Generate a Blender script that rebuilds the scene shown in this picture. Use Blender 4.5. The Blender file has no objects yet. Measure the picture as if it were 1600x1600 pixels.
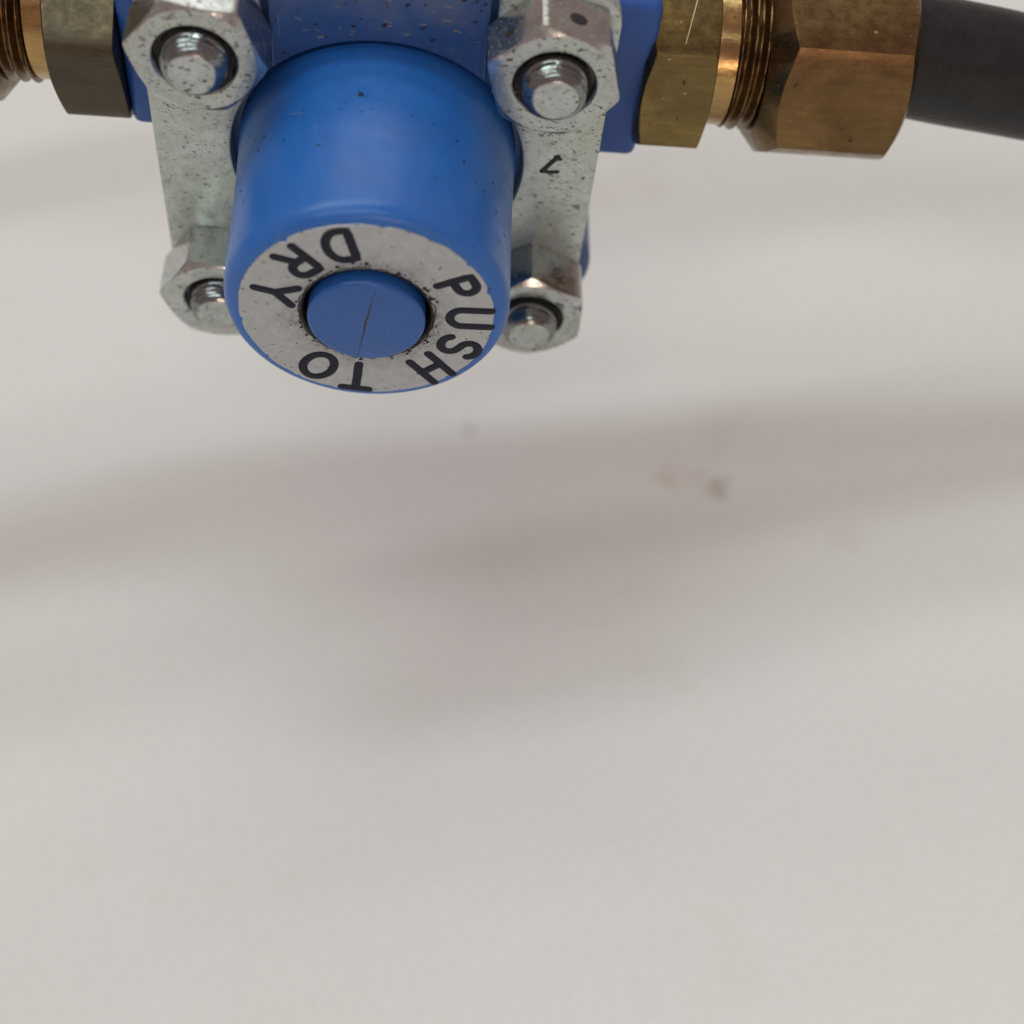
import bpy, bmesh, math, random
from mathutils import Matrix, Vector, noise

# ------------------------------------------------------------------ scene, camera, light
scene = bpy.context.scene
col = scene.collection
MM = 0.001
R = math.radians

# The valve hangs over the bench on its pipework, a few degrees out of level.
# Everything on the pipework is modelled in millimetres in the valve's own frame:
# x along the pipe, -y out of the push button, z up.
TILT = R(10.0)
PLUMB = Matrix.Translation((0, 0, 0.045)) @ Matrix.Rotation(TILT, 4, 'Y')


def camera():
    c = Vector((3.4, -76.2, 78.0)) * MM
    p, y, r = R(57.07), R(-7.55), R(9.1)
    rz = Matrix.Rotation(y, 3, 'Z')
    f = rz @ Vector((0, math.cos(p), -math.sin(p)))
    rt = rz @ Vector((1, 0, 0))
    up = rt.cross(f)
    r2 = rt * math.cos(r) + up * math.sin(r)
    u2 = -rt * math.sin(r) + up * math.cos(r)
    m = Matrix(((r2.x, u2.x, -f.x, c.x), (r2.y, u2.y, -f.y, c.y), (r2.z, u2.z, -f.z, c.z), (0, 0, 0, 1)))
    cd = bpy.data.cameras.new('camera')
    cd.sensor_width = 36
    cd.sensor_fit = 'HORIZONTAL'
    cd.lens = 2290 / 1600 * 36
    cd.clip_start = 0.005
    cd.clip_end = 20
    cd.dof.use_dof = True
    cd.dof.focus_distance = 0.1035
    cd.dof.aperture_fstop = 22
    cd.dof.aperture_blades = 0
    o = bpy.data.objects.new('camera', cd)
    col.objects.link(o)
    o.matrix_world = PLUMB @ m
    scene.camera = o


camera()

world = bpy.data.worlds.new('World')
scene.world = world
world.use_nodes = True
bg = world.node_tree.nodes['Background']
bg.inputs['Color'].default_value = (1.0, 0.71, 0.68, 1)
bg.inputs['Strength'].default_value = 0.31


def ceiling_lamp(name, loc, size_x, size_y, watts, colour, turn=R(10)):
    ld = bpy.data.lights.new(name, 'AREA')
    ld.shape = 'RECTANGLE'
    ld.size = size_x
    ld.size_y = size_y
    ld.energy = watts
    ld.color = colour
    o = bpy.data.objects.new(name, ld)
    col.objects.link(o)
    z = (Vector(loc) - Vector((0, 0, 0.03))).normalized()        # aimed at the valve, its length running at `turn` to the pipe
    x = Vector((math.cos(turn), math.sin(turn), 0))
    x = (x - z * x.dot(z)).normalized()
    y = z.cross(x)
    o.matrix_world = Matrix(((x.x, y.x, z.x, loc[0]), (x.y, y.y, z.y, loc[1]), (x.z, y.z, z.z, loc[2]), (0, 0, 0, 1)))
    return o


# ceiling lamps: one almost overhead, one further back, one added far back for highlights, one behind the photographer;
# and a warm lamp low down behind the photographer
COOL = (0.85, 1.0, 1.0)
ceiling_lamp('ceiling_lamp_overhead', (-0.24, 0.29, 1.6), 1.5, 0.18, 7.2, COOL, R(7.5))
ceiling_lamp('ceiling_lamp_overhead_twin', (-0.34, -0.03, 1.6), 1.3, 0.18, 1.9, COOL, R(7.5))
ceiling_lamp('ceiling_lamp_back', (0.0, 0.76, 1.6), 1.5, 0.18, 3.4, COOL, R(7.5))
ceiling_lamp('added_far_panel', (0.15, 1.75, 1.7), 1.6, 0.5, 4.5, (0.95, 1.0, 0.96))  # added panel, gives the nut tops and hose their highlights
ceiling_lamp('ceiling_lamp_front', (-0.135, -1.10, 1.6), 1.5, 0.10, 6.6, COOL)
ceiling_lamp('warm_lamp', (0.22, -1.35, 0.42), 0.42, 0.22, 1.7, (1.0, 0.74, 0.62), 0.0)

vs = scene.view_settings
vs.view_transform = 'Standard'
vs.look = 'None'
vs.exposure = 0.0
vs.gamma = 1.0
vs.use_curve_mapping = False
scene.cycles.max_bounces = 8
scene.cycles.use_denoising = True


# ------------------------------------------------------------------ materials
class Mat:
    def __init__(self, name):
        self.m = bpy.data.materials.new(name)
        self.m.use_nodes = True
        self.t = self.m.node_tree
        self.b = self.t.nodes['Principled BSDF']
        self.tc = self.t.nodes.new('ShaderNodeTexCoord')
        info = self.t.nodes.new('ShaderNodeObjectInfo')
        mul = self.t.nodes.new('ShaderNodeMath')
        mul.operation = 'MULTIPLY'
        mul.inputs[1].default_value = 0.37
        self.link(info.outputs['Random'], mul.inputs[0])
        add = self.t.nodes.new('ShaderNodeVectorMath')
        add.operation = 'ADD'
        self.link(self.tc.outputs['Object'], add.inputs[0])
        self.link(mul.outputs[0], add.inputs[1])
        self.co = add.outputs[0]            # object coordinates, shifted for each object
        self.raw = self.tc.outputs['Object']

    def link(self, a, b):
        self.t.links.new(a, b)

    def set(self, **k):
        for n, v in k.items():
            i = self.b.inputs[n.replace('_', ' ')]
            if hasattr(v, 'is_output'):
                self.link(v, i)
            else:
                i.default_value = v
        return self

    def mapping(self, scale=(1, 1, 1), rot=(0, 0, 0), loc=(0, 0, 0), raw=False):
        n = self.t.nodes.new('ShaderNodeMapping')
        n.inputs['Scale'].default_value = scale
        n.inputs['Rotation'].default_value = rot
        n.inputs['Location'].default_value = loc
        self.link(self.raw if raw else self.co, n.inputs['Vector'])
        return n.outputs[0]

    def noise(self, per_mm, detail=4, rough=0.6, vec=None, dist=0.0):
        n = self.t.nodes.new('ShaderNodeTexNoise')
        n.inputs['Scale'].default_value = per_mm * 1000
        n.inputs['Detail'].default_value = detail
        n.inputs['Roughness'].default_value = rough
        n.inputs['Distortion'].default_value = dist
        self.link(vec or self.co, n.inputs['Vector'])
        return n.outputs['Fac']

    def voronoi(self, per_mm, vec=None):
        n = self.t.nodes.new('ShaderNodeTexVoronoi')
        n.inputs['Scale'].default_value = per_mm * 1000
        self.link(vec or self.co, n.inputs['Vector'])
        return n.outputs['Distance']

    def ramp(self, fac, *stops):
        n = self.t.nodes.new('ShaderNodeValToRGB')
        e = n.color_ramp.elements
        while len(e) < len(stops):
            e.new(0.5)
        for x, (p, c) in zip(e, stops):
            x.position = p
            x.color = (c, c, c, 1) if isinstance(c, (int, float)) else (*c, 1)
        self.link(fac, n.inputs[0])
        return n.outputs[0]

    def mix(self, fac, a, b, mode='MIX'):
        n = self.t.nodes.new('ShaderNodeMix')
        n.data_type = 'RGBA'
        n.blend_type = mode
        for v, i in ((fac, n.inputs[0]), (a, n.inputs[6]), (b, n.inputs[7])):
            if hasattr(v, 'is_output'):
                self.link(v, i)
            else:
                i.default_value = v if isinstance(v, (int, float)) else (*v, 1)
        return n.outputs[2]

    def math(self, op, a, b=0.0):
        n = self.t.nodes.new('ShaderNodeMath')
        n.operation = op
        for v, i in ((a, n.inputs[0]), (b, n.inputs[1])):
            if hasattr(v, 'is_output'):
                self.link(v, i)
            else:
                i.default_value = v
        return n.outputs[0]

    def bump(self, height, mm, strength=1.0):
        n = self.t.nodes.new('ShaderNodeBump')
        n.inputs['Strength'].default_value = strength
        n.inputs['Distance'].default_value = mm * MM
        self.link(height, n.inputs['Height'])
        self.link(n.outputs[0], self.b.inputs['Normal'])
        return self


def specks(m, per_mm, lo, hi, vec=None, seed=0.0):
    """sparse irregular dark spots: 1 in a spot, 0 outside"""
    v = m.noise(per_mm, 2, 0.55, vec or m.mapping(loc=(seed, seed * 0.7, -seed)))
    return m.ramp(v, (lo, 0.0), (hi, 1.0))


def mat_blue(name, base, rough=0.34, dirt=0.5, wear=0.0):
    m = Mat(name)
    mott = m.noise(0.22, 4, 0.6)
    c = m.mix(m.ramp(mott, (0.3, 0.0), (0.75, 1.0)), base, tuple(x * 0.86 for x in base))
    # pale rubbed haze and fine scratches
    haze = m.ramp(m.noise(0.16, 5, 0.62, m.mapping(loc=(.031, .01, .02))), (0.50, 0.0), (0.72, 1.0))
    scr = m.ramp(m.noise(3.0, 3, 0.6, m.mapping(scale=(1, .25, .10), rot=(0.3, 0.8, 0.5))), (0.66, 0.0), (0.72, 1.0))
    c = m.mix(m.math('MULTIPLY', haze, 0.10 + wear), c, (0.15, 0.17, 0.22))
    c = m.mix(m.math('MULTIPLY', scr, 0.07 + wear * .8), c, (0.36, 0.37, 0.38))
    gate = m.ramp(m.noise(0.12, 3, 0.6, m.mapping(loc=(.3, .1, .4))), (0.42, 0.0), (0.60, 1.0))
    sp = m.math('MULTIPLY', specks(m, 1.3, 0.705, 0.735, seed=.11), gate)
    fine = m.math('MULTIPLY', specks(m, 3.6, 0.70, 0.735, seed=.27), gate)
    c = m.mix(m.math('MULTIPLY', m.math('MAXIMUM', sp, fine), dirt), c, (0.015, 0.016, 0.02))
    rr = m.ramp(m.noise(0.8, 5, 0.65), (0.3, rough - 0.05), (0.75, rough + 0.14))
    m.set(Base_Color=c, Roughness=rr, IOR=1.48)
    m.bump(m.mix(0.5, m.noise(0.5, 3, .5), m.noise(6, 3, .6)), 0.02, 0.6)
    return m.m


def mat_zinc(name, base, rough, dirt, metallic=0.85, warm=0.0, streak=False):
    m = Mat(name)
    vec = m.mapping(scale=(1, 1, 1.6), rot=(0, 0.5, 0)) if streak else None
    mott = m.noise(0.5, 6, 0.68, vec, 0.6)
    c = m.mix(m.ramp(mott, (0.30, 0.0), (0.70, 1.0)), tuple(x * 0.72 for x in base), base)
    tint = m.ramp(m.noise(0.2, 3, 0.6, m.mapping(loc=(.2, .1, .3))), (0.45, 0.0), (0.7, 1.0))
    c = m.mix(m.math('MULTIPLY', tint, 0.5), c, (base[0] * .80, base[1] * .78, base[2] * .62))
    sp = specks(m, 2.0, 0.635, 0.665, m.mapping(scale=(1, 1, 1.9), rot=(0, 0.6, 0)), .1)
    fine = specks(m, 5.0, 0.64, 0.68, m.mapping(scale=(.7, 1, 1.8), rot=(0, 0.4, 0), loc=(.3, .3, .3)), .2)
    big = specks(m, 0.75, 0.69, 0.71, None, .43)
    d = m.math('MAXIMUM', m.math('MAXIMUM', sp, m.math('MULTIPLY', fine, .8)), big)
    gate = m.ramp(m.noise(0.33, 3, 0.6, m.mapping(loc=(.5, .2, .1))), (0.36, 0.35), (0.60, 1.0))
    d = m.math('MULTIPLY', m.math('MULTIPLY', d, gate), dirt)
    film = m.ramp(m.noise(0.7, 5, 0.7, m.mapping(loc=(.15, .35, .2))), (0.52, 0.0), (0.74, 0.45))
    c = m.mix(film, c, tuple(x * 0.42 for x in base))
    c = m.mix(d, c, (0.025, 0.025, 0.02))
    met = m.math('SUBTRACT', metallic, m.math('MULTIPLY', d, metallic))
    rr = m.ramp(m.noise(0.9, 5, 0.7), (0.3, rough - 0.08), (0.7, rough + 0.12))
    m.set(Base_Color=c, Roughness=rr, Metallic=met)
    m.bump(m.mix(0.55, m.noise(1.2, 5, .65, vec), m.math('SUBTRACT', 1.0, d)), 0.05, 0.7)
    return m.m


def mat_brass(name, base, dark, rough):
    m = Mat(name)
    grain = m.noise(2.2, 5, 0.65, m.mapping(scale=(.16, 1, 1)))
    tarn = m.noise(0.16, 5, 0.62, None, 0.8)
    c = m.mix(m.ramp(tarn, (0.32, 0.0), (0.68, 1.0)), base, dark)
    c = m.mix(m.ramp(grain, (0.35, 0.0), (0.8, 0.45)), c, tuple(x * 0.6 for x in dark))
    nick = specks(m, 1.6, 0.745, 0.76, m.mapping(scale=(1, 1, 2.2), rot=(.5, .2, .4)), .31)
    c = m.mix(m.math('MULTIPLY', nick, .55), c, (0.75, 0.62, 0.42))
    grime = specks(m, 0.9, 0.70, 0.76, None, .7)
    c = m.mix(m.math('MULTIPLY', grime, .75), c, (0.03, 0.025, 0.018))
    rr = m.ramp(m.noise(1.2, 5, 0.7), (0.3, rough - .08), (0.75, rough + .14))
    m.set(Base_Color=c, Roughness=rr, Metallic=0.95)
    m.bump(m.mix(.5, grain, m.noise(.5, 3, .6)), 0.04, 0.6)
    return m.m


M = {}
M['blue'] = mat_blue('blue_plastic', (0.022, 0.145, 0.50), 0.30, 0.85)
M['blue_body'] = mat_blue('blue_plastic_scuffed', (0.040, 0.100, 0.27), 0.32, 0.9, 0.42)
M['blue_block'] = mat_blue('blue_plastic_block', (0.020, 0.085, 0.33), 0.42, 0.3)
M['blue_button'] = mat_blue('blue_plastic_button', (0.024, 0.118, 0.41), 0.26, 0.5)
M['nut'] = mat_zinc('zinc_plated_nut', (0.57, 0.60, 0.585), 0.22, 1.0, 0.93)
M['nut_side'] = mat_zinc('polished_nut_flat', (0.60, 0.63, 0.62), 0.16, 0.7, 0.97)
M['strap'] = mat_zinc('zinc_plated_strap', (0.63, 0.70, 0.655), 0.40, 0.9, 0.72, streak=True)
M['stud'] = mat_zinc('zinc_plated_stud', (0.30, 0.325, 0.325), 0.15, 0.9, 0.97)
M['brass'] = mat_brass('tarnished_brass', (0.285, 0.20, 0.070), (0.14, 0.098, 0.042), 0.25)
M['brass_dull'] = mat_brass('dull_dark_brass', (0.115, 0.090, 0.052), (0.075, 0.060, 0.042), 0.34)
M['brass_bright'] = mat_brass('brass_stem', (0.62, 0.41, 0.16), (0.34, 0.21, 0.09), 0.18)
M['brass_nut'] = mat_brass('brown_brass', (0.235, 0.145, 0.058), (0.125, 0.074, 0.034), 0.27)


def mat_ring():
    m = Mat('satin_silver_face')
    sep = m.t.nodes.new('ShaderNodeSeparateXYZ')
    m.link(m.raw, sep.inputs[0])
    rad = m.math('SQRT', m.math('ADD', m.math('POWER', sep.outputs[0], 2.0), m.math('POWER', sep.outputs[2], 2.0)))
    rmm = m.math('MULTIPLY', rad, 1000.0)
    wob = m.math('MULTIPLY', m.math('SUBTRACT', m.noise(0.45, 5, .7), 0.5), 3.2)
    worn = m.math('SUBTRACT', m.math('ADD', rmm, wob), 4.3)          # grime packed round the button
    g = m.ramp(m.math('DIVIDE', worn, 2.2), (0.0, 1.0), (0.45, 0.35), (1.0, 0.0))
    grit = m.ramp(m.noise(3.0, 5, .7), (0.42, 0.0), (0.62, 1.0))
    g2 = m.math('MULTIPLY', g, m.math('ADD', m.math('MULTIPLY', grit, .75), .25))
    mott = m.ramp(m.noise(1.4, 5, .7), (0.3, (0.41, 0.43, 0.435)), (0.7, (0.51, 0.53, 0.53)))
    c = m.mix(g2, mott, (0.085, 0.075, 0.058))
    sp = specks(m, 2.4, 0.69, 0.72, None, .2)
    c = m.mix(m.math('MULTIPLY', sp, .7), c, (0.06, 0.055, 0.05))
    m.set(Base_Color=c, Metallic=m.math('MULTIPLY', m.math('SUBTRACT', 1.0, g2), 0.55), Roughness=0.42)
    m.bump(m.mix(.5, m.noise(1.6, 5, .7), grit), 0.035, 0.6)
    return m.m


M['ring'] = mat_ring()


def mat_plain(name, c, rough, c2=None, per=2.0, bump=0.0, bper=4.0):
    m = Mat(name)
    v = m.ramp(m.noise(per, 5, .65), (0.32, c), (0.70, c2 or c))
    m.set(Base_Color=v, Roughness=rough)
    if bump:
        m.bump(m.noise(bper, 4, .6), bump, 0.7)
    return m.m


M['ink'] = mat_plain('navy_letter_fill', (0.002, 0.003, 0.010), 0.55, (0.010, 0.012, 0.030), 5.0, 0.04, 6.0)
M['grime'] = mat_plain('black_grime_and_shade', (0.006, 0.006, 0.006), 0.7, (0.025, 0.022, 0.02), 3.0, 0.05)  # dirt, and also the painted shade in the bore and nut holes
M['hose'] = mat_plain('black_rubber', (0.009, 0.0085, 0.008), 0.42, (0.021, 0.020, 0.019), 0.6, 0.10, 1.3)
M['scuff'] = mat_plain('pale_scuff', (0.12, 0.13, 0.16), 0.6, (0.24, 0.24, 0.25), 5.0)
M['lint'] = mat_plain('pale_lint', (0.26, 0.26, 0.28), 0.8)
M['hose'].node_tree.nodes['Principled BSDF'].inputs['Specular IOR Level'].default_value = 0.35
M['ink'].node_tree.nodes['Principled BSDF'].inputs['Specular IOR Level'].default_value = 0.3
M['crack'] = mat_plain('brown_crack', (0.035, 0.03, 0.035), 0.7, (0.07, 0.05, 0.05), 4.0)


def mat_bench():
    m = Mat('white_laminate')
    big = m.ramp(m.noise(0.012, 4, .55, m.raw), (0.35, (0.755, 0.725, 0.685)), (0.68, (0.785, 0.762, 0.728)))
    fine = m.ramp(m.noise(1.1, 4, .6, m.raw), (0.3, 0.955), (0.7, 1.0))
    c = m.mix(1.0, big, fine, 'MULTIPLY')
    stain = m.ramp(m.noise(0.05, 5, .65, m.mapping(loc=(.15, .02, 0), raw=True)), (0.60, 0.0), (0.74, 0.30))
    c = m.mix(stain, c, (0.60, 0.54, 0.45))
    # a few dried spots on the laminate: x, y, radius in mm, strength, colour
    for x, y, r_, k, cc in ((26.3, 3.4, 1.7, .42, (0.33, 0.29, 0.23)), (25.3, 4.0, 2.6, .22, (0.50, 0.42, 0.32)), (22.0, 5.4, 3.0, .20, (0.56, 0.44, 0.32)),
                            (21.3, 4.6, 1.2, .28, (0.52, 0.40, 0.30)), (1.6, 12.1, 1.3, .30, (0.40, 0.35, 0.32)), (-55.0, 5.0, 4.0, .20, (0.58, 0.46, 0.36)), (38.0, -3.0, 2.2, .16, (0.56, 0.46, 0.36))):
        n = m.t.nodes.new('ShaderNodeVectorMath')
        n.operation = 'DISTANCE'
        m.link(m.raw, n.inputs[0])
        n.inputs[1].default_value = (x * MM, y * MM, 0)
        d = m.math('ADD', m.math('DIVIDE', n.outputs['Value'], r_ * MM), m.math('MULTIPLY', m.math('SUBTRACT', m.noise(0.7, 5, .7, m.raw), 0.5), 2.2))
        c = m.mix(m.ramp(d, (0.25, k), (1.0, 0.0)), c, cc)
    rr = m.ramp(m.noise(0.2, 4, .6, m.raw), (0.3, 0.5), (0.7, 0.62))
    m.set(Base_Color=c, Roughness=rr, IOR=1.45)
    m.bump(m.noise(0.8, 5, .6, m.raw), 0.03, 0.5)
    return m.m


M['bench'] = mat_bench()


# ------------------------------------------------------------------ mesh helpers (millimetres in, metres out)
def obj(name, bm, mat, parent=None, smooth=35, loc=None, rot=None):
    bmesh.ops.recalc_face_normals(bm, faces=bm.faces)
    for v in bm.verts:
        v.co *= MM
    me = bpy.data.meshes.new(name)
    bm.to_mesh(me)
    bm.free()
    if smooth:
        me.polygons.foreach_set('use_smooth', [True] * len(me.polygons))
        me.set_sharp_from_angle(angle=R(smooth))
    me.materials.append(mat)
    o = bpy.data.objects.new(name, me)
    col.objects.link(o)
    if parent:
        o.parent = parent
    if loc:
        o.location = Vector(loc) * MM
    if rot:
        o.rotation_euler = rot
    return o


def share(src, parent, loc, rot=None, name=None):
    o = src.copy()
    col.objects.link(o)
    o.parent = parent
    o.location = Vector(loc) * MM
    if rot is not None:
        o.rotation_euler = rot
    if name:
        o.name = name
    return o


def thing(name, label, cat, group=None, at=(0, 0, 0)):
    o = bpy.data.objects.new(name, None)
    o.empty_display_size = 0.005
    col.objects.link(o)
    o.matrix_world = PLUMB @ Matrix.Translation(Vector(at) * MM)
    o['label'] = label
    o['category'] = cat
    if group:
        o['group'] = group
    return o


def grid(bm, rows, closed=True, caps=(False, False)):
    """rows: list of vertex rings"""
    vr = [[bm.verts.new(p) for p in r] for r in rows]
    n = len(vr[0])
    for a, b in zip(vr, vr[1:]):
        for i in range(n if closed else n - 1):
            j = (i + 1) % n
            bm.faces.new((a[i], a[j], b[j], b[i]))
    if caps[0]:
        bm.faces.new(vr[0][::-1])
    if caps[1]:
        bm.faces.new(vr[-1])
    return vr


def lathe_y(profile, seg=128, wob=None, caps=(False, False)):
    """profile of (radius, y) turned about the y axis"""
    bm = bmesh.new()
    rows = []
    for k, (r, y) in enumerate(profile):
        row = []
        for i in range(seg):
            a = 2 * math.pi * i / seg
            rr = r + (wob(k, a) if wob else 0)
            row.append((rr * math.cos(a), y, rr * math.sin(a)))
        rows.append(row)
    grid(bm, rows, True, caps)
    return bm


def lathe_x(profile, seg=96, caps=(False, False), helix=None):
    bm = bmesh.new()
    rows = [[(x, r * math.cos(2 * math.pi * i / seg), r * math.sin(2 * math.pi * i / seg)) for i in range(seg)] for x, r in profile]
    grid(bm, rows, True, caps)
    return bm


def hexagon(af, length, hole, cone0=0.96, slope=0.55, rear=None, seg=120, turn=0.0, edge=0.18):
    """hexagonal nut along +w from w=0 (front) to w=length, corners chamfered by a cone at the front
    (and at the rear with rear=(cone, slope)); returns rings of (u, v, w)"""
    r0 = af / 2 * cone0
    rows = []

    def hx(a):
        d = (a + math.pi / 6) % (math.pi / 3) - math.pi / 6
        return af / 2 / math.cos(d)

    def soft(a):                                            # corner rounding
        p = 9.0 / edge
        return (hx(a) ** -p + (af / 2 / math.cos(math.pi / 6) - edge * .35) ** -p) ** (-1 / p)
    ang = [2 * math.pi * i / seg for i in range(seg)]
    rot = lambda r, a: (r * math.cos(a + turn + math.pi / 6), r * math.sin(a + turn + math.pi / 6))

    def ring(fr, fw):
        rows.append([(*rot(fr(a), a), fw(a)) for a in ang])
    fw = lambda a: max(0.0, soft(a) - r0) * slope
    ring(lambda a: hole, lambda a: length * .55)
    ring(lambda a: hole, lambda a: 0.42)
    ring(lambda a: hole + 0.36, lambda a: 0.05)
    ring(lambda a: hole + 0.45, lambda a: 0.0)
    ring(lambda a: r0 - 0.12, lambda a: 0.0)
    ring(lambda a: r0, lambda a: 0.012)
    ring(lambda a: soft(a) - 0.05, lambda a: max(0.02, fw(a) - 0.01))
    ring(soft, lambda a: fw(a) + 0.07)
    if rear:
        r1 = af / 2 * rear[0]
        rw = lambda a: length - max(0.0, soft(a) - r1) * rear[1]
        ring(soft, lambda a: rw(a) - 0.07)
        ring(lambda a: soft(a) - 0.05, lambda a: rw(a))
        ring(lambda a: r1, lambda a: length)
    else:
        ring(soft, lambda a: length - .06)
        ring(lambda a: soft(a) - .06, lambda a: length)
    ring(lambda a: hole, lambda a: length)
    return rows


def plate(outline, y0, y1, bevel=0.25, segs=2):
    """outline of (x, z) extruded from y0 to y1"""
    bm = bmesh.new()
    f = bm.faces.new([bm.verts.new((x, y0, z)) for x, z in outline])
    ex = bmesh.ops.extrude_face_region(bm, geom=[f])
    bmesh.ops.translate(bm, verts=[v for v in ex['geom'] if isinstance(v, bmesh.types.BMVert)], vec=(0, y1 - y0, 0))
    bm.normal_update()
    if bevel:
        es = [e for e in bm.edges if len(e.link_faces) == 2 and abs(abs(e.verts[0].co.y - e.verts[1].co.y)) < 1e-6]
        bmesh.ops.bevel(bm, geom=es, offset=bevel, segments=segs, profile=0.5, affect='EDGES', clamp_overlap=True)
    return bm


def arc(cx, cz, r, a0, a1, n):
    return [(cx + r * math.cos(R(a0 + (a1 - a0) * i / n)), cz + r * math.sin(R(a0 + (a1 - a0) * i / n))) for i in range(n + 1)]


def stroke(bm, pts, w, y, rise, closed=False, vary=None):
    """a rounded engraved stroke: ribbon with round ends, centre slightly proud of its edges"""
    pts = [Vector((p[0], 0, p[1])) for p in pts]
    n = len(pts)
    rows = []

    def side(i):
        a = pts[(i - 1) % n] if (closed or i > 0) else pts[i]
        b = pts[(i + 1) % n] if (closed or i < n - 1) else pts[i]
        d = (b - a).normalized()
        return d, Vector((-d.z, 0, d.x))
    prof = [(-1, 0), (-.75, .7), (0, 1), (.75, .7), (1, 0)]
    seq = []
    if not closed:
        d, s = side(0)
        for t in (80, 60, 35, 15):
            seq.append((pts[0] - d * (w * math.sin(R(t))), s, w * math.cos(R(t)), math.cos(R(t))))
    for i in range(n):
        d, s = side(i)
        seq.append((pts[i], s, w * (vary(i / (n - 1)) if vary else 1.0), 1.0))
    if not closed:
        d, s = side(n - 1)
        for t in (15, 35, 60, 80):
            seq.append((pts[-1] + d * (w * math.sin(R(t))), s, w * math.cos(R(t)), math.cos(R(t))))
    if closed:
        seq.append(seq[0])
    for c, s, hw, k in seq:
        rows.append([tuple(c + s * (hw * u) + Vector((0, y - rise * k * v, 0))) for u, v in prof])
    grid(bm, rows, closed=False)


def tube(path, radius, seg=28, wob=0.0, caps=(True, True)):
    bm = bmesh.new()
    rows = []
    up = Vector((0, 0, 1))
    for i, p in enumerate(path):
        p = Vector(p)
        a = Vector(path[max(0, i - 1)])
        b = Vector(path[min(len(path) - 1, i + 1)])
        t = (b - a).normalized()
        s = t.cross(up)
        if s.length < 1e-3:
            s = Vector((0, 1, 0))
        s.normalize()
        u = s.cross(t)
        rows.append([tuple(p + (s * math.cos(2 * math.pi * k / seg) + u * math.sin(2 * math.pi * k / seg)) *
                           (radius + wob * noise.noise(Vector((i * .7, math.cos(k / seg * 6.283) * 2, math.sin(k / seg * 6.283) * 2)))))
                     for k in range(seg)])
    grid(bm, rows, True, caps)
    return bm


# ------------------------------------------------------------------ the bench
bm = bmesh.new()
L = 900
f = bm.faces.new([bm.verts.new(p) for p in ((-L, -L, 0), (L, -L, 0), (L, L, 0), (-L, L, 0))])
ex = bmesh.ops.extrude_face_region(bm, geom=[f])
bmesh.ops.translate(bm, verts=[v for v in ex['geom'] if isinstance(v, bmesh.types.BMVert)], vec=(0, 0, -30))
bench = obj('bench_top', bm, M['bench'], smooth=0)
bench['kind'] = 'structure'
bench['label'] = 'off-white bench surface with soft shadows below the valve'

# ------------------------------------------------------------------ the valve
valve = thing('push_button_valve', 'blue plastic valve with round silver-faced push button held by four hex nuts', 'valve')
H = 11.8

# rear port block
bm = plate([(-18.6, -1.7), (19.6, -1.7), (19.6, 12.4), (-18.6, 12.4)], 8.0, 20.0, 0.0)
bmesh.ops.bevel(bm, geom=list(bm.edges), offset=0.7, segments=3, profile=0.5, affect='EDGES')
obj('port_block', bm, M['blue_block'], valve)

# front body with a rounded boss round each stud
ol = []
for cx, cz, a0, r in ((H, H, 45, 4.4), (-H, H, 135, 4.3), (-H, -H, 225, 4.5), (H, -H, 315, 5.6)):
    ol += arc(cx, cz, r, a0 - 78, a0 + 78, 14)
    if a0 == 45:
        ol += [(5, 15.4), (-5, 15.4)]
    elif a0 == 135:
        ol += [(-14.9, 5), (-14.9, -5)]
    elif a0 == 225:
        ol += [(-5, -15.4), (5, -15.4)]
    else:
        ol += [(14.9, -4.6), (14.9, 5)]
bm = plate(ol, 5.6, 12.5, 0.5, 3)
body = obj('valve_body', bm, M['blue_body'], valve)
# raised pads between the straps, scalloped round the button housing
CUT = 10.75
a7 = math.degrees(math.acos(7.4 / CUT))
for s in (1, -1):
    o_ = [(7.4, s * 15.6), (-7.4, s * 15.6)] + [(x, s * z) for x, z in arc(0, 0, CUT, 180 - a7, a7, 30)]
    obj('raised_pad', plate(o_, 4.35, 5.9, 0.2, 2), M['blue_body'], body)

# clamp straps
sa = math.degrees(math.acos(7.9 / CUT))
for s in (1, -1):
    o_ = [(s * x, z) for x, z in (arc(0, 0, CUT, -sa, sa, 32) + [(7.9, 14.5)] + arc(9.4, 14.5, 1.5, 180, 90, 5)[1:] +
                                  arc(13.9, 13.7, 2.3, 90, 0, 6) + arc(13.9, -13.7, 2.3, 0, -90, 6) + arc(9.4, -14.5, 1.5, -90, -180, 5))]
    st = obj('clamp_strap', plate(o_, 4.0, 5.55, 0.18, 2), M['strap'], valve)
    st['label'] = ('zinc strap with black stamped tick between the right pair of nuts' if s > 0
                   else 'speckled zinc strap between the left pair of nuts')
    if s > 0:
        bm = bmesh.new()
        stroke(bm, [(13.25, 1.75), (12.95, 1.35), (12.2, .22)], 0.20, 3.995, 0.03)
        stroke(bm, [(12.2, .22), (12.7, .16), (13.35, .24)], 0.17, 3.995, 0.03)
        stroke(bm, [(13.05, 1.75), (13.45, 1.5)], 0.14, 3.995, 0.03)
        obj('stamped_tick', bm, M['grime'], st)

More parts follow.
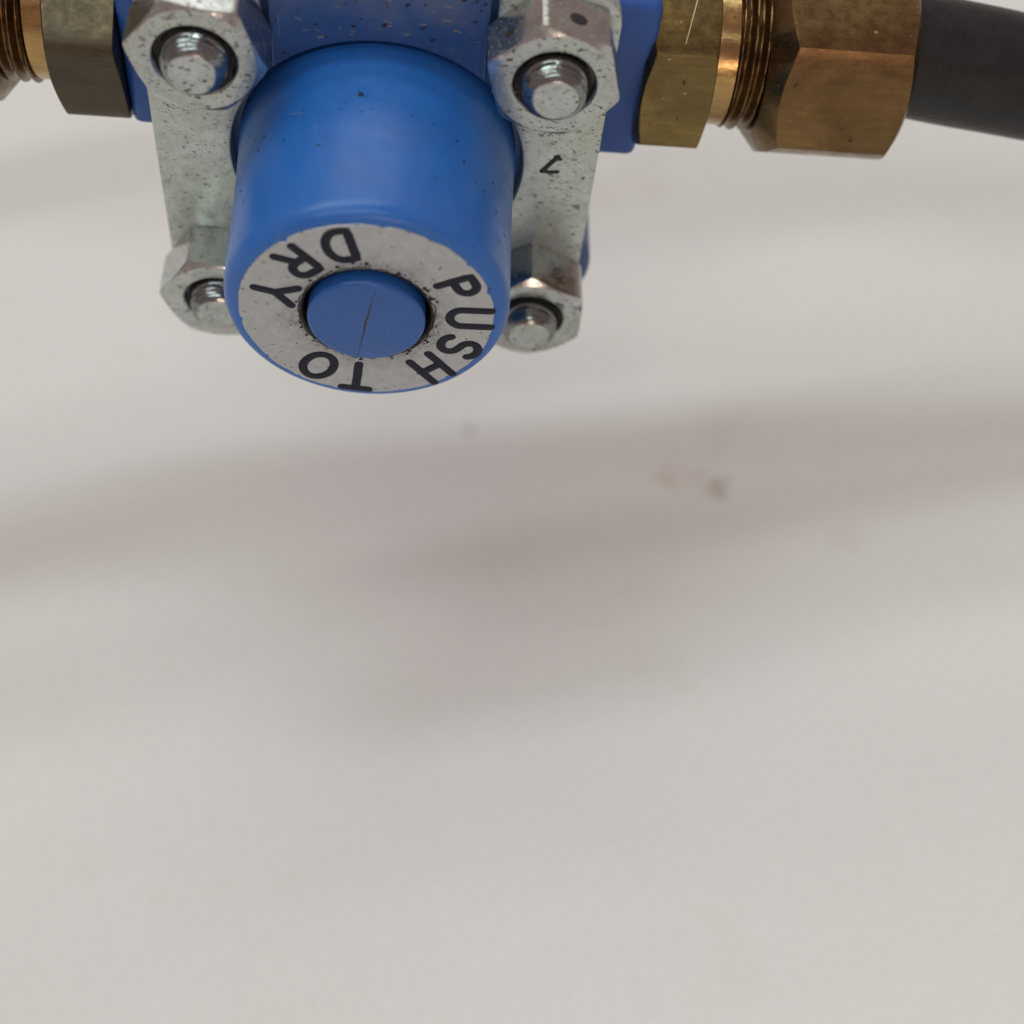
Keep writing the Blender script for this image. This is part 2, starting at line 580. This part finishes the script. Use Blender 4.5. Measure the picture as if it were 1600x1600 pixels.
# button housing
prof = [(10.2, 5.55), (10.2, 4.2), (10.12, 3.5), (10.02, 1.0), (9.92, -3.0), (9.84, -9.2)]
for t in range(12, 91, 13):                                  # rounded shoulder
    prof.append((8.80 + 1.04 * math.cos(R(t)), -9.2 - 1.32 * math.sin(R(t))))
prof += [(8.72, -10.53), (4.62, -10.53), (4.46, -10.40), (4.40, -9.9), (4.40, -7.0)]
housing = obj('button_housing', lathe_y(prof, 160), M['blue'], valve, 28)
bore = lambda k, a: 0.0 if k > 1 else 0.22 * max(-.3, noise.noise(Vector((math.cos(a) * 6, math.sin(a) * 6, 7.7)))) + .10 * noise.noise(Vector((math.cos(a) * 25, math.sin(a) * 25, 2)))
obj('grime_and_gap_shade', lathe_y([(4.78, -10.598), (4.66, -10.606), (4.42, -10.50), (4.36, -9.9), (4.34, -7.2)], 300, bore), M['grime'], housing, 50)  # grime at the lip; the lining paints the gap's shade black

# silver face ring with a slightly chipped edge
random.seed(4)
chips = [(R(d), random.uniform(.06, .20), random.uniform(.010, .03)) for d in (148, 151, 168, 128, 188, 216, 236, 252, 20, 40, 62, 83, 312, 334, 350)]


def ringwob(k, a):
    if k < 2:
        return 0.0
    w = 0.05 * noise.noise(Vector((math.cos(a) * 9, math.sin(a) * 9, 1.3))) + 0.025 * noise.noise(Vector((math.cos(a) * 40, math.sin(a) * 40, 4)))
    for c, d, s in chips:
        x = (a - c + math.pi) % (2 * math.pi) - math.pi
        w -= d * math.exp(-(x / s) ** 2)
    return w


ring = obj('face_ring', lathe_y([(4.62, -10.50), (4.62, -10.60), (8.70, -10.60), (8.76, -10.50)], 480, ringwob), M['ring'], valve, 30)
ring['label'] = 'silver ring printed with dark letters around the push button'

# lettering, drawn as round-ended strokes in a box 1 wide and 1.4 high
def ell(cx, cz, rx, rz, a0, a1, n=14):
    return [(cx + rx * math.cos(R(a0 + (a1 - a0) * i / n)), cz + rz * math.sin(R(a0 + (a1 - a0) * i / n))) for i in range(n + 1)]


FONT = {
    'P': [([(-.42, -.7), (-.42, .7), (.06, .7)] + ell(.06, .32, .38, .38, 90, -90, 10) + [(-.42, -.06)], False)],
    'U': [([(-.42, .7), (-.42, -.26)] + ell(0, -.26, .42, .44, 180, 360, 12) + [(.42, .7)], False)],
    'S': [(ell(0, .36, .40, .34, 25, 270, 12) + ell(0, -.35, .42, .35, 90, -150, 12)[1:], False)],
    'H': [([(-.42, -.7), (-.42, .7)], False), ([(.42, -.7), (.42, .7)], False), ([(-.42, 0), (.42, 0)], False)],
    'T': [([(-.48, .7), (.48, .7)], False), ([(0, .7), (0, -.7)], False)],
    'O': [(ell(0, 0, .52, .68, 0, 360, 28)[:-1], True)],
    'D': [([(-.42, -.68), (-.42, .68), (-.05, .68)] + ell(-.05, 0, .50, .68, 80, -80, 14) + [(-.05, -.68)], True)],
    'R': [([(-.42, -.7), (-.42, .7), (.06, .7)] + ell(.06, .34, .38, .36, 90, -90, 10) + [(-.42, -.02)], False), ([(.02, -.02), (.44, -.7)], False)],
    'Y': [([(-.46, .7), (0, .02)], False), ([(.46, .7), (0, .02)], False), ([(0, .02), (0, -.7)], False)],
}
LET = [('P', 6.95, 28, 1, 1.72), ('U', 7.10, 1.5, 1, 2.0), ('S', 7.18, -24.5, 1, 1.95), ('H', 7.22, -50, 1, 2.0), ('T', 6.98, -95.5, 1, 2.0), ('O', 6.85, -120, 1, 2.0),
       ('D', 6.88, 105, -1, 1.95), ('R', 6.65, 133, -1, 1.88), ('Y', 6.45, 164, -1, 1.95)]


def densify(pts, closed):
    out = []
    n = len(pts)
    for i in range(n if closed else n - 1):
        a, b = Vector(pts[i]), Vector(pts[(i + 1) % n])
        k = max(1, int((b - a).length / 0.16))
        out += [tuple(a.lerp(b, t / k)) for t in range(k)]
    if not closed:
        out.append(pts[-1])
    return out


for ch, rad, deg, d, sc in LET:
    bm = bmesh.new()
    a = R(deg)
    up = Vector((math.cos(a), math.sin(a))) * d              # top outward, or inward for the last word
    rt = Vector((up.y, -up.x))
    c = Vector((math.cos(a), math.sin(a))) * rad
    for k, (pts, closed) in enumerate(FONT[ch]):
        wp = []
        for px, pz in densify(pts, closed):
            j = noise.noise(Vector((px * 2.0 + deg, pz * 2.0, 3.1))) * .012
            wp.append(tuple(c + rt * ((px + j) * sc) + up * ((pz + j) * sc)))
        stroke(bm, wp, 0.345, -10.594, 0.05 + 0.004 * k, closed)
    obj('letter', bm, M['ink'], ring, 60)

# push button, standing a little proud of the face
pb = [(3.95, -6.5), (4.04, -10.2), (4.04, -10.95)]
for t in range(0, 91, 15):
    pb.append((3.70 + .34 * math.cos(R(t)), -11.06 - .30 * math.sin(R(t))))
pb += [(2.5, -11.375), (1.2, -11.38), (0.05, -11.38)]
btn = obj('push_button', lathe_y(pb, 128, caps=(False, True)), M['blue_button'], valve, 40)
bm = bmesh.new()
random.seed(2)
cr = []
for i in range(25):
    t = i / 24
    x = 0.62 + (-0.50 - 0.62) * t - 0.10 * math.sin(t * 3.1) + random.uniform(-.035, .035)
    cr.append((x, 3.35 - 6.9 * t))
stroke(bm, cr, 0.05, -11.378, 0.012, vary=lambda t: .35 + 1.5 * math.sin(math.pi * t) ** 2 * (.6 + .8 * abs(noise.noise(Vector((t * 9, 2, 5))))))
obj('crack', bm, M['crack'], btn, 60)
# crumbs of grime and lint on the housing
def blob(bm, radius, flat, wild, seed, matrix):
    r_ = bmesh.ops.create_icosphere(bm, subdivisions=2, radius=radius)
    for v in r_['verts']:
        v.co *= 1 + wild * noise.noise(v.co * (1.6 / radius) + Vector((seed * 3.1, 0, 0)))
        v.co.z *= flat
    bmesh.ops.transform(bm, matrix=matrix, verts=r_['verts'])


FRONT = Matrix.Rotation(R(90), 4, 'X')
random.seed(11)
bm = bmesh.new()
for k in range(40):
    a = R(random.choice([random.uniform(20, 160), random.uniform(-75, 30), random.uniform(0, 360)]))
    rr = 4.72 + abs(random.gauss(0, .25))
    blob(bm, random.uniform(.05, .16), .3, .9, k, Matrix.Translation((math.cos(a) * rr, -10.605, math.sin(a) * rr)) @ FRONT)
obj('grime_crumbs', bm, M['grime'], housing, 60)['kind'] = 'stuff'
bm = bmesh.new()
bs = bmesh.new()
for k in range(60):                                          # dirt and pale scuffs on the body above the housing
    x, z = random.uniform(-7.0, 7.0), random.uniform(8.2, 15.2)
    if x * x + z * z < 11.2 ** 2 or random.random() > .35 + .65 * (x + 7) / 14:
        continue
    blob(bm, random.choice([.05, .06, .08, .10, .13]), .25, 1.0, k, Matrix.Translation((x, 4.345, z)) @ FRONT @ Matrix.Rotation(.5, 4, 'Z') @ Matrix.Diagonal((1.6, .8, 1, 1)))
for k in range(26):
    x, z = random.gauss(0, 3.2), random.uniform(10.8, 15)
    if abs(x) > 7 or x * x + z * z < 11.2 ** 2:
        continue
    blob(bs, random.uniform(.05, .15), .05, 1.0, k, Matrix.Translation((x, 4.346, z)) @ FRONT @ Matrix.Rotation(random.uniform(-.5, .5), 4, 'Z') @ Matrix.Diagonal((2.6, .55, 1, 1)))
obj('grime_specks', bm, M['grime'], body, 60)['kind'] = 'stuff'
obj('pale_scuffs', bs, M['scuff'], body, 60)['kind'] = 'stuff'
for k, (deg, y0, ln, turn) in enumerate(((121, -0.9, .9, .1), (24, -5.2, 1.5, .15), (12, -3.4, 1.0, -.25))):
    path = []
    for i in range(9):
        t = i / 8 - .5
        a = R(deg) + ln * t * math.cos(turn) / 10
        rr = 10.04 - y0 * .0 + .06 + .25 * (t + .5) ** 2
        path.append((rr * math.cos(a), y0 + math.sin(turn) * ln * t + .12 * t * t, rr * math.sin(a)))
    obj('lint_fibre', tube(path, 0.013, 5), M['lint'], housing, 60)
random.seed(5)
spots = [(95.5, .0, .20), (96.6, .25, .10), (94.2, -.15, .09), (94.6, .35, .06), (95.2, -1.6, .07), (70, 1.2, .07), (119, -.6, .07), (127, -2.6, .08), (111, -4.3, .08), (56, -2.0, .08), (52, -3.4, .10),
         (40, -4.6, .08), (34, -3.0, .09), (31, -5.2, .08), (22, -6.0, .07), (44, -1.2, .06), (139, -1.0, .10), (142, -1.9, .08), (146, -.4, .09), (150, -5.5, .07), (155, -3.9, .07), (28, -7.4, .06)]
bm = bmesh.new()
for k, (deg, y0, q_) in enumerate(spots):
    blob(bm, q_, .22, 1.0, k, Matrix.Rotation(R(90 - deg), 4, 'Y') @ Matrix.Translation((0, y0, 9.97 + .015 * (y0 + 1))))
obj('grime_specks', bm, M['grime'], housing, 60)['kind'] = 'stuff'

# studs and nuts
nut_rows = hexagon(8.3, 4.0, 2.42, 0.97, 0.58)


def nut_mesh(seed):
    bm = bmesh.new()
    rows = [[(u, w, v) for u, v, w in r] for r in nut_rows]
    grid(bm, rows, True)
    return bm


nut0 = stud0 = None
NUTS = [((-H, 0, H), -8.5, 'nut with dark ring of grime and shade at upper left of the button'),
        ((H, 0, H), -15, 'nut with black punch mark on its flat at upper right of the button'),
        ((-H - .35, 0, -H - .35), -4, 'nut at lower left half hidden by the button housing'),
        ((H + .6, 0, -H - .4), -28, 'nut with small punched dot at lower right of the button')]
sp = [(2.30, 4.0), (2.30, 0.35), (2.18, 0.05), (1.98, -0.05), (1.96, -0.15), (2.16, -0.30), (2.17, -0.45), (2.00, -0.62), (1.98, -0.70), (2.08, -0.82), (2.05, -0.95), (1.80, -1.16), (1.58, -1.30)]
tp = [(1.60, -1.29), (1.50, -1.345), (1.38, -1.36), (0.7, -1.33), (0.05, -1.32)]
nuts = []


def polish(o):
    o.data.materials.append(M['nut_side'])
    for p in o.data.polygons:
        if p.normal.y > -0.97:
            p.material_index = 1


for i, (loc, deg, lab) in enumerate(NUTS):
    rot = (0, -R(deg), 0)
    if nut0 is None:
        nut0 = obj('hex_nut', nut_mesh(0), M['nut'], valve, 22, loc, rot)
        n_ = nut0
        polish(nut0)
    else:
        n_ = share(nut0, valve, loc, rot)
    n_['label'] = lab
    nuts.append(n_)
    # the stud that the nut is screwed on
    def sw(k, a, i=i):
        return 0.035 * noise.noise(Vector((math.cos(a) * 1.7 + i * 5, math.sin(a) * 1.7, k * .35))) if k > 3 else 0
    dy = (0, .1, 0, .35)[i]
    bm = lathe_y([(r, y - dy) if k > 1 else (r, y) for k, (r, y) in enumerate(sp)], 64, sw)
    obj('threaded_end', bm, M['stud'], n_, 50)
    bm = lathe_y([(r, y - dy) for r, y in tp], 64, lambda k, a, i=i: .05 * noise.noise(Vector((math.cos(a) * 2 + i * 5, math.sin(a) * 2, 3))), (False, True))
    obj('stud_tip', bm, M['nut'], n_, 50)
    gw = lambda k, a, i=i: (.20 * max(-.2, noise.noise(Vector((math.cos(a) * 2.6 + i * 7, math.sin(a) * 2.6, 1)))) if k == 0 else 0)
    bm = lathe_y([(2.55, .02), (2.48, .07), (2.30, .16), (2.0, .22)], 96, gw)
    obj('grime_and_gap_shade', bm, M['grime'], n_, 50)  # grime plus painted shade in the gap between nut and stud


def dimple(parent, nut_deg, flat_deg, w, along, rx, rz, mat, rise=0.02):
    """small mark lying on one flat of a nut; flat_deg is the flat's direction in the nut's own frame"""
    bm = bmesh.new()
    a = R(flat_deg)
    nrm = Vector((math.cos(a), 0, math.sin(a)))
    tan = Vector((-math.sin(a), 0, math.cos(a)))
    cen = nrm * (8.3 / 2 + .004) + tan * along + Vector((0, w, 0))
    ring_ = []
    for k, (f_, h) in enumerate(((1.0, 0), (.82, rise), (.4, rise * 1.2))):
        row = []
        for i in range(28):
            t = 2 * math.pi * i / 28
            j = 1 + .10 * noise.noise(Vector((math.cos(t) * 2, math.sin(t) * 2, nut_deg)))
            row.append(tuple(cen + tan * (rx * f_ * j * math.cos(t)) + Vector((0, rz * f_ * j * math.sin(t), 0)) + nrm * h))
        ring_.append(row)
    grid(bm, ring_, True, (False, True))
    return obj('punch_mark', bm, mat, parent, 60)


# flats lie at 30 + 60k degrees from the nut's corners
dimple(nuts[1], 1, 90 + 0, 1.9, -0.1, .62, .55, M['grime'])
dimple(nuts[1], 5, 150, 1.7, 0.3, .45, .35, M['grime'])
d_ = dimple(nuts[3], 2, 90, 1.9, 0.0, .46, .52, M['grime'])
dimple(nuts[3], 2, 90, 1.9, 0.0, .34, .40, M['stud'], 0.09)

# ------------------------------------------------------------------ brass fittings and hoses
AX = (14.0, 4.3)                                             # pipe axis (y, z)


def hex_along_x(x0, x1, af, hole, turn, front, rear, edge=.2):
    """hexagon between x0 (front) and x1; x1 < x0 mirrors it"""
    d = 1 if x1 > x0 else -1
    rows = hexagon(af, abs(x1 - x0), hole, front[0], front[1], rear, 144, turn, edge)
    bm = bmesh.new()
    # u -> -y, v -> z so that angles run from -y towards +z
    grid(bm, [[(x0 + d * w, -u, v) for u, v, w in r] for r in rows], True)
    return bm


def thread_bm(x0, x1, r, pitch, depth):
    bm = bmesh.new()
    n = int(abs(x1 - x0) / 0.07)
    seg = 96
    rows = []
    for i in range(n + 1):
        x = x0 + (x1 - x0) * i / n
        row = []
        for k in range(seg):
            a = 2 * math.pi * k / seg
            ph = ((x - x0) / pitch + k / seg) % 1.0
            saw = abs(ph - .5) * 2
            saw = min(1, max(0, (saw - .12) / .76))
            rr = r - depth * saw
            row.append((x, rr * math.cos(a), rr * math.sin(a)))
        rows.append(row)
    grid(bm, rows, True, (True, True))
    return bm


def fitting(s, label, hexturn, nutturn, xb, cl):
    t = thing('brass_fitting', label, 'fitting', 'brass fittings on either side of the valve', (0, AX[0], AX[1]))
    X = lambda v: s * (xb + v)
    h = obj('hex_collar', hex_along_x(X(-.6 if s > 0 else .05), X(cl), 14.1, 3.5, R(hexturn), (0.965, 0.5) if s > 0 else (0.998, .15), (0.99, .3)), M['brass' if s > 0 else 'brass_dull'], t, 18)
    obj('stem', lathe_x([(X(cl - .2), 3), (X(cl - .2), 5.55), (X(cl + 1.7), 5.55), (X(cl + 2.0), 5.2), (X(cl + 2.0), 3)], 96), M['brass_bright'], t, 40)
    obj('thread', thread_bm(X(cl + 1.8), X(cl + 5.2), 5.85, 0.95, 0.6), M['brass_nut'], t, 50)
    obj('compression_nut', hex_along_x(X(cl + 3.9), X(cl + 14.6), 14.9, 4.4, R(nutturn), (0.84, 0.85), (0.93, .6), .6), M['brass_nut'], t, 18)
    return t


fr = fitting(1, 'brass fitting with hex collar, thread and long brown nut gripping the black hose', -25.5, -17, 19.55, 4.7)
fl = fitting(-1, 'dark brass fitting on the left side of the blue valve', -44, -20, 18.55, 5.2)
# scratch across the upper flat of the right collar
bm = bmesh.new()
a = R(-25.5 + 90)
nr = Vector((0, -math.cos(a), math.sin(a)))
tn = Vector((0, math.sin(a), math.cos(a)))
p0 = Vector((21.6, 0, 0)) + nr * 7.056 + tn * -3.1
p1 = Vector((23.0, 0, 0)) + nr * 7.056 + tn * 3.0
wv = (p1 - p0).cross(nr).normalized() * .06
bm.faces.new([bm.verts.new(p) for p in (p0 - wv * .4, p0 + wv * .4, p1 + wv, p1 - wv)])
obj('scratch', bm, mat_plain('bright_brass_scratch', (0.62, 0.50, 0.24), 0.35), [c for c in fr.children if c.name.startswith('hex_collar')][0], 0)


def hose(s, label, x0, bend):
    t = thing('black_hose', label, 'hose', 'hoses leading away from the valve', (0, AX[0], AX[1]))
    path = [bend(i / 79) for i in range(80)]
    path = [(s * (x0 + x), y, max(z, -44.0 + s * (x0 + x) * math.tan(TILT))) for x, y, z in path]
    obj('hose_wall', tube(path, 4.65, 36, 0.07), M['hose'], t, 60)
    return t


hose(1, 'black rubber hose pushed into the long brass nut on the right', 37.0,
     lambda u: (150 * u, -1.5 * u, 1.2 - 20 * u - 30 * max(0, u - .45) ** 2))
hose(-1, 'black rubber hose running off beyond the left brass fitting', 36.0,
     lambda u: (130 * u, -34 * u * u - 16 * u, -60 * max(0, u - .1) ** 1.6))  # out of view; forward bend shaped to steer its shadow on the bench
